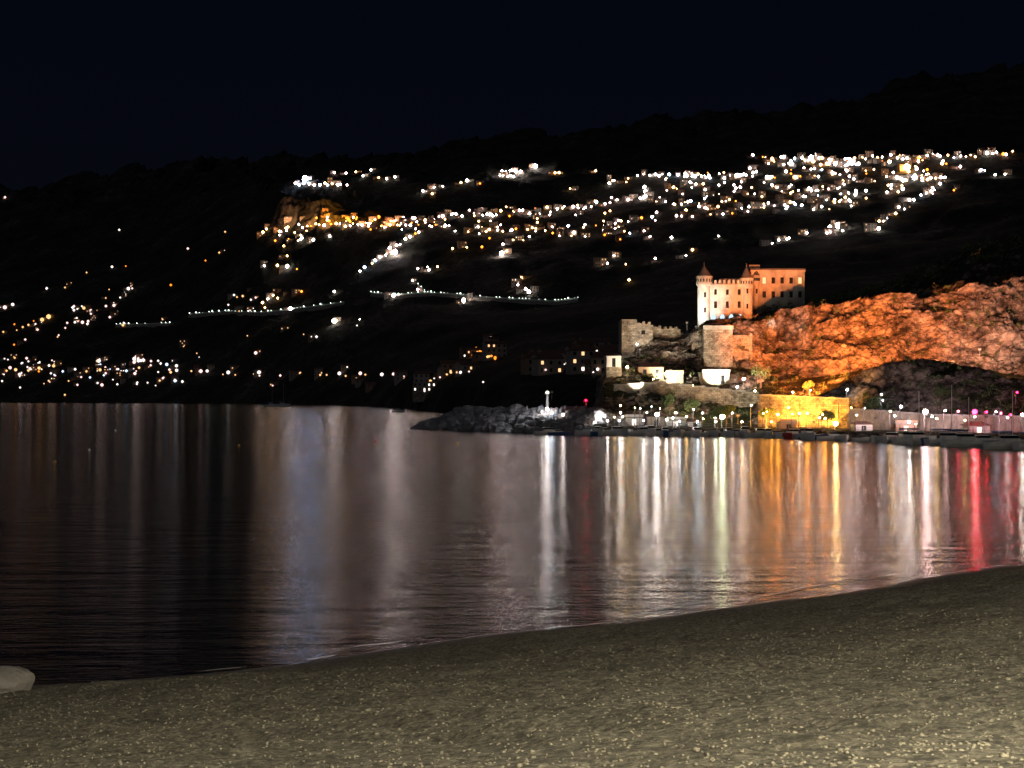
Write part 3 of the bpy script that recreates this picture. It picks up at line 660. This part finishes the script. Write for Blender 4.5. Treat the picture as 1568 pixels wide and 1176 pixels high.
# ---------------------------------------------------------------- boats
def boat(px,Y,L_,yaw,kh='white',mast=0,name="moored_boat",cabin=True):
    mb=MB(); N=10; W_=L_*.3; Hh=L_*.13; ca,sa=math.cos(yaw),math.sin(yaw); cx,cy=X(px,Y),Y
    T=lambda p:(cx+p[0]*ca-p[1]*sa,cy+p[0]*sa+p[1]*ca,p[2])
    rings=[]
    for i in range(N+1):
        t=i/N; x=(t-.5)*L_; hw=W_/2*(1-max(0,(t-.45)/.55)**2.2)*(.82+.18*min(1,t*4)); sheer=Hh*(1+.45*t*t)
        rings.append([T((x,-hw,sheer)),T((x,-hw*.92,sheer*.45)),T((x,-hw*.5,-.25)),T((x,hw*.5,-.25)),T((x,hw*.92,sheer*.45)),T((x,hw,sheer)),T((x,0,sheer*.78))])
    for a,b_ in zip(rings,rings[1:]):
        for j in range(5): mb.face([a[j],b_[j],b_[j+1],a[j+1]],kh)
        mb.face([a[0],a[6],b_[6],b_[0]],'white'); mb.face([a[5],b_[5],b_[6],a[6]],'white')
    mb.face(rings[0][:6],kh)
    def bx(x0,x1,w0,z0,z1,k,ins=0):
        b4=[T((x0,-w0,z0)),T((x1,-w0,z0)),T((x1,w0,z0)),T((x0,w0,z0))]; t4=[T((x0+ins,-w0*.85,z1)),T((x1-ins*2,-w0*.85,z1)),T((x1-ins*2,w0*.85,z1)),T((x0+ins,w0*.85,z1))]
        for j in range(4): mb.face([b4[j],b4[(j+1)%4],t4[(j+1)%4],t4[j]],k)
        mb.face(t4,k)
    if cabin:
        bx(-L_*.15,L_*.22,W_*.32,Hh*.8,Hh*1.55,'white',.1); bx(-L_*.14,L_*.17,W_*.30,Hh*1.55,Hh*1.95,'dark',.15); bx(-L_*.17,L_*.12,W_*.31,Hh*1.95,Hh*2.08,'white',.05)
    if mast:
        q=T((L_*.08,0,0)); mb.cyl((q[0],q[1]),.07,.05,Hh,mast,8,'white') 
        a=T((L_*.08,0,Hh*2.1+.4)); b_=T((-L_*.38,0,Hh*2.1+.4)); d=Vector(b_)-Vector(a); mb.hexa(Vector(a)-Vector((0,0,.12)),d,(0,.18,0),(0,0,.26),'bluep')
        for e in (T((L_*.5,0,Hh*1.45)),T((-L_*.5,0,Hh))):
            d=Vector((q[0],q[1],mast))-Vector(e); mb.hexa(e,d,(0,.03,0),(.03,0,0),'metal')
    mb.make(name)
bs=[(838,300,5,.3,'white'),(855,297,4,.1,'bluep'),(900,298,5,2.8,'white'),(925,297,5,.2,'bluep'),(945,296,6,.1,'white'),(965,294,5,2.9,'white'),(985,292,6,.2,'white'),(1005,290,5,.4,'white'),(1028,290,4,3,'bluep'),(1050,289,6,.1,'white'),(1080,287,5,.2,'white'),(1103,286,4,.1,'redp'),(1125,284,5,2.9,'white'),(1165,280,6,.1,'white'),(1190,277,5,.3,'white'),(1215,273,6,3.0,'white'),(1245,268,5,.1,'bluep'),(1275,263,5,.1,'white'),(1330,252,5,.15,'white'),(1365,247,6,3.,'white'),(1430,240,5,.2,'white'),(1470,234,5,.2,'bluep'),(1505,229,6,.1,'white'),
(915,301,6,1.3,'white'),(957,299,7,1.5,'white'),(977,297.5,6,1.7,'white'),(995,296,7,1.4,'white'),(1018,295,6,1.5,'bluep'),(1040,293,7,1.6,'white'),(1066,291,6,1.5,'white'),(1092,290,7,1.5,'white'),(1115,288,6,1.4,'white'),(1140,286,7,1.6,'white'),(1175,281,6,1.5,'white'),(1205,276,6,1.5,'redp'),(1235,270,7,1.4,'white'),(1290,259,6,1.6,'white'),(1348,250,6,1.5,'white'),(1385,245,7,1.5,'white'),(1415,243,6,1.6,'bluep'),(1530,227,7,1.5,'white')]
for px,Y,L_,yaw,k in bs: boat(px,Y-1-(L_*.5 if 1.2<yaw<1.8 else 0),L_*1.15,-yaw if 1.2<yaw<1.8 else yaw,k,cabin=R()<.6)
# added lamps over the moorings, put in to light the boats
for px in (950,990,1035,1075,1120,1168,1212,1258,1310,1368,1425,1490,1540):
    slamp(px,float(ye(px))+.4,3.4,'nW' if not 1160<px<1300 else 'nO',.13)
for px,Y,m_ in ((1402,240,9),(1452,235,10),(1545,219,9),(803,330,6),(1590,215,10),(1478,229,8)): boat(px,Y-1,8,.25,'white',m_,"sailing_boat")
boat(432,1180,14,.1,'white',20,"sailing_boat"); boat(415,1200,12,.1,'white',18,"sailing_boat"); boat(610,740,7,.2,'white',0)
rl=MB()
for px in np.arange(935,1600,2.0):
    y0=ye(px); y1=ye(px+2)
    rl.cyl((X(px,y0),y0),.03,.03,1.5,2.5,5,'metal',False)
    for z in (2.0,2.45): rl.hexa((X(px,y0),y0,z),(X(px+2,y1)-X(px,y0),y1-y0,0),(0,.04,0),(0,0,.05),'metal')
rl.make("quay_railing")
for px,py,k in ((84,708,'yelp'),(137,690,'white'),(700,680,'yelp'),(366,683,'yelp'),(575,676,'redp'),(177,660,'white')):
    Y=CH*F/(py-HZ); mb=MB(); x=X(px,Y); r=.10+Y*.0004; mb.ball((x,Y,r*.35),r,k,1); mb.cyl((x,Y),r*.35,r*.15,r*1.1,r*1.8,8,k); mb.make("mooring_buoy")
# ---------------------------------------------------------------- trees & scrub
def leafclump(mb,c,r,n_,ls):
    for i in range(n_):
        d=Vector((random.gauss(0,1),random.gauss(0,1),random.gauss(0,.8))).normalized()*r*(R()**.4); p=c+d
        a=Vector((U(-1,1),U(-1,1),U(-1,1))).normalized()*ls; b_=a.cross(Vector((U(-1,1),U(-1,1),U(-1,1)))).normalized()*ls*.6
        mb.face([p-a,p+b_,p+a,p-b_],'leaf')
def tree(px,Y,hgt,cr,z0=None):
    x=X(px,Y); z=ground(x,Y,[bvB]) if z0 is None else z0
    mb=MB(); mb.cyl((x,Y),hgt*.05,hgt*.03,z-.5,z+hgt*.55,7,'bark')
    for j in range(7):
        a=U(0,6.28); e=Vector((x+cr*.7*math.cos(a),Y+cr*.7*math.sin(a),z+hgt*U(.55,.95))); st=Vector((x,Y,z+hgt*U(.3,.5)))
        mb.hexa(st,e-st,(.08,0,0),(0,.08,.03),'bark'); leafclump(mb,e,cr*.5,90,.22)
    leafclump(mb,Vector((x,Y,z+hgt*.8)),cr*.75,200,.22); mb.make("broadleaf_tree")
for q in ((1112,306,4.5,1.8),(1098,308,4,1.6),(1238,328,2.6,1.2),(1175,300,4,1.6),(1340,284,4,1.8),(1025,330,4,1.8),(1440,274,4,1.6),(1060,328,4,1.8),(1165,345,5,2.2),(1268,284,3.5,1.5)): tree(*q)
sc=MB()
for i in range(700):
    px=U(930,1640); py=U(440,635); h=bvB.ray_cast(O,Vector(((px-CX)/F,1,(HZ-py)/F)).normalized(),2000)
    if h[0] is None or h[0].z<3: continue
    if abs(h[1].z)<.55 and R()<.96: continue
    leafclump(sc,h[0]+Vector((0,0,.3)),U(.5,1.3),26,.22)
for i in range(160):
    px=U(1050,1640); Y=U(372,440); z=ground(X(px,Y),Y,[bvB]); leafclump(sc,Vector((X(px,Y),Y,z+.8)),U(1,2.4),40,.35)
sc.make("hillside_scrub")
# ---------------------------------------------------------------- promenade lamps behind the camera that light the beach
def prom(x,y,hgt,power,c=(1,.87,.58)):
    h=bvBe.ray_cast(Vector((x,y,40)),Vector((0,0,-1)),80); z=h[0].z if h[0] is not None else 6.2
    mb=MB(); mb.cyl((x,y),.16,.12,z,z+1,10,'metal'); mb.cyl((x,y),.09,.06,z+1,z+hgt,10,'metal'); mb.box(x-.05,x+.05,y,y+1.2,z+hgt-.08,z+hgt,'metal'); mb.box(x-.2,x+.2,y+.9,y+1.5,z+hgt+.0,z+hgt+.12,'metal')
    ob=mb.make("promenade_lamp"); L=bpy.data.lights.new("lamp_light",'POINT'); L.energy=power; L.color=c; L.shadow_soft_size=.15
    lo=bpy.data.objects.new("lamp_light",L); scene.collection.objects.link(lo); lo.location=(x,y+1.2,z+hgt-.25); lo.parent=ob
prom(5,-3,6.5,26000); prom(26,10,7,19000); prom(-16,-16,6.5,6000); prom(60,36,7,24000)
print("done",len(bpy.data.objects))
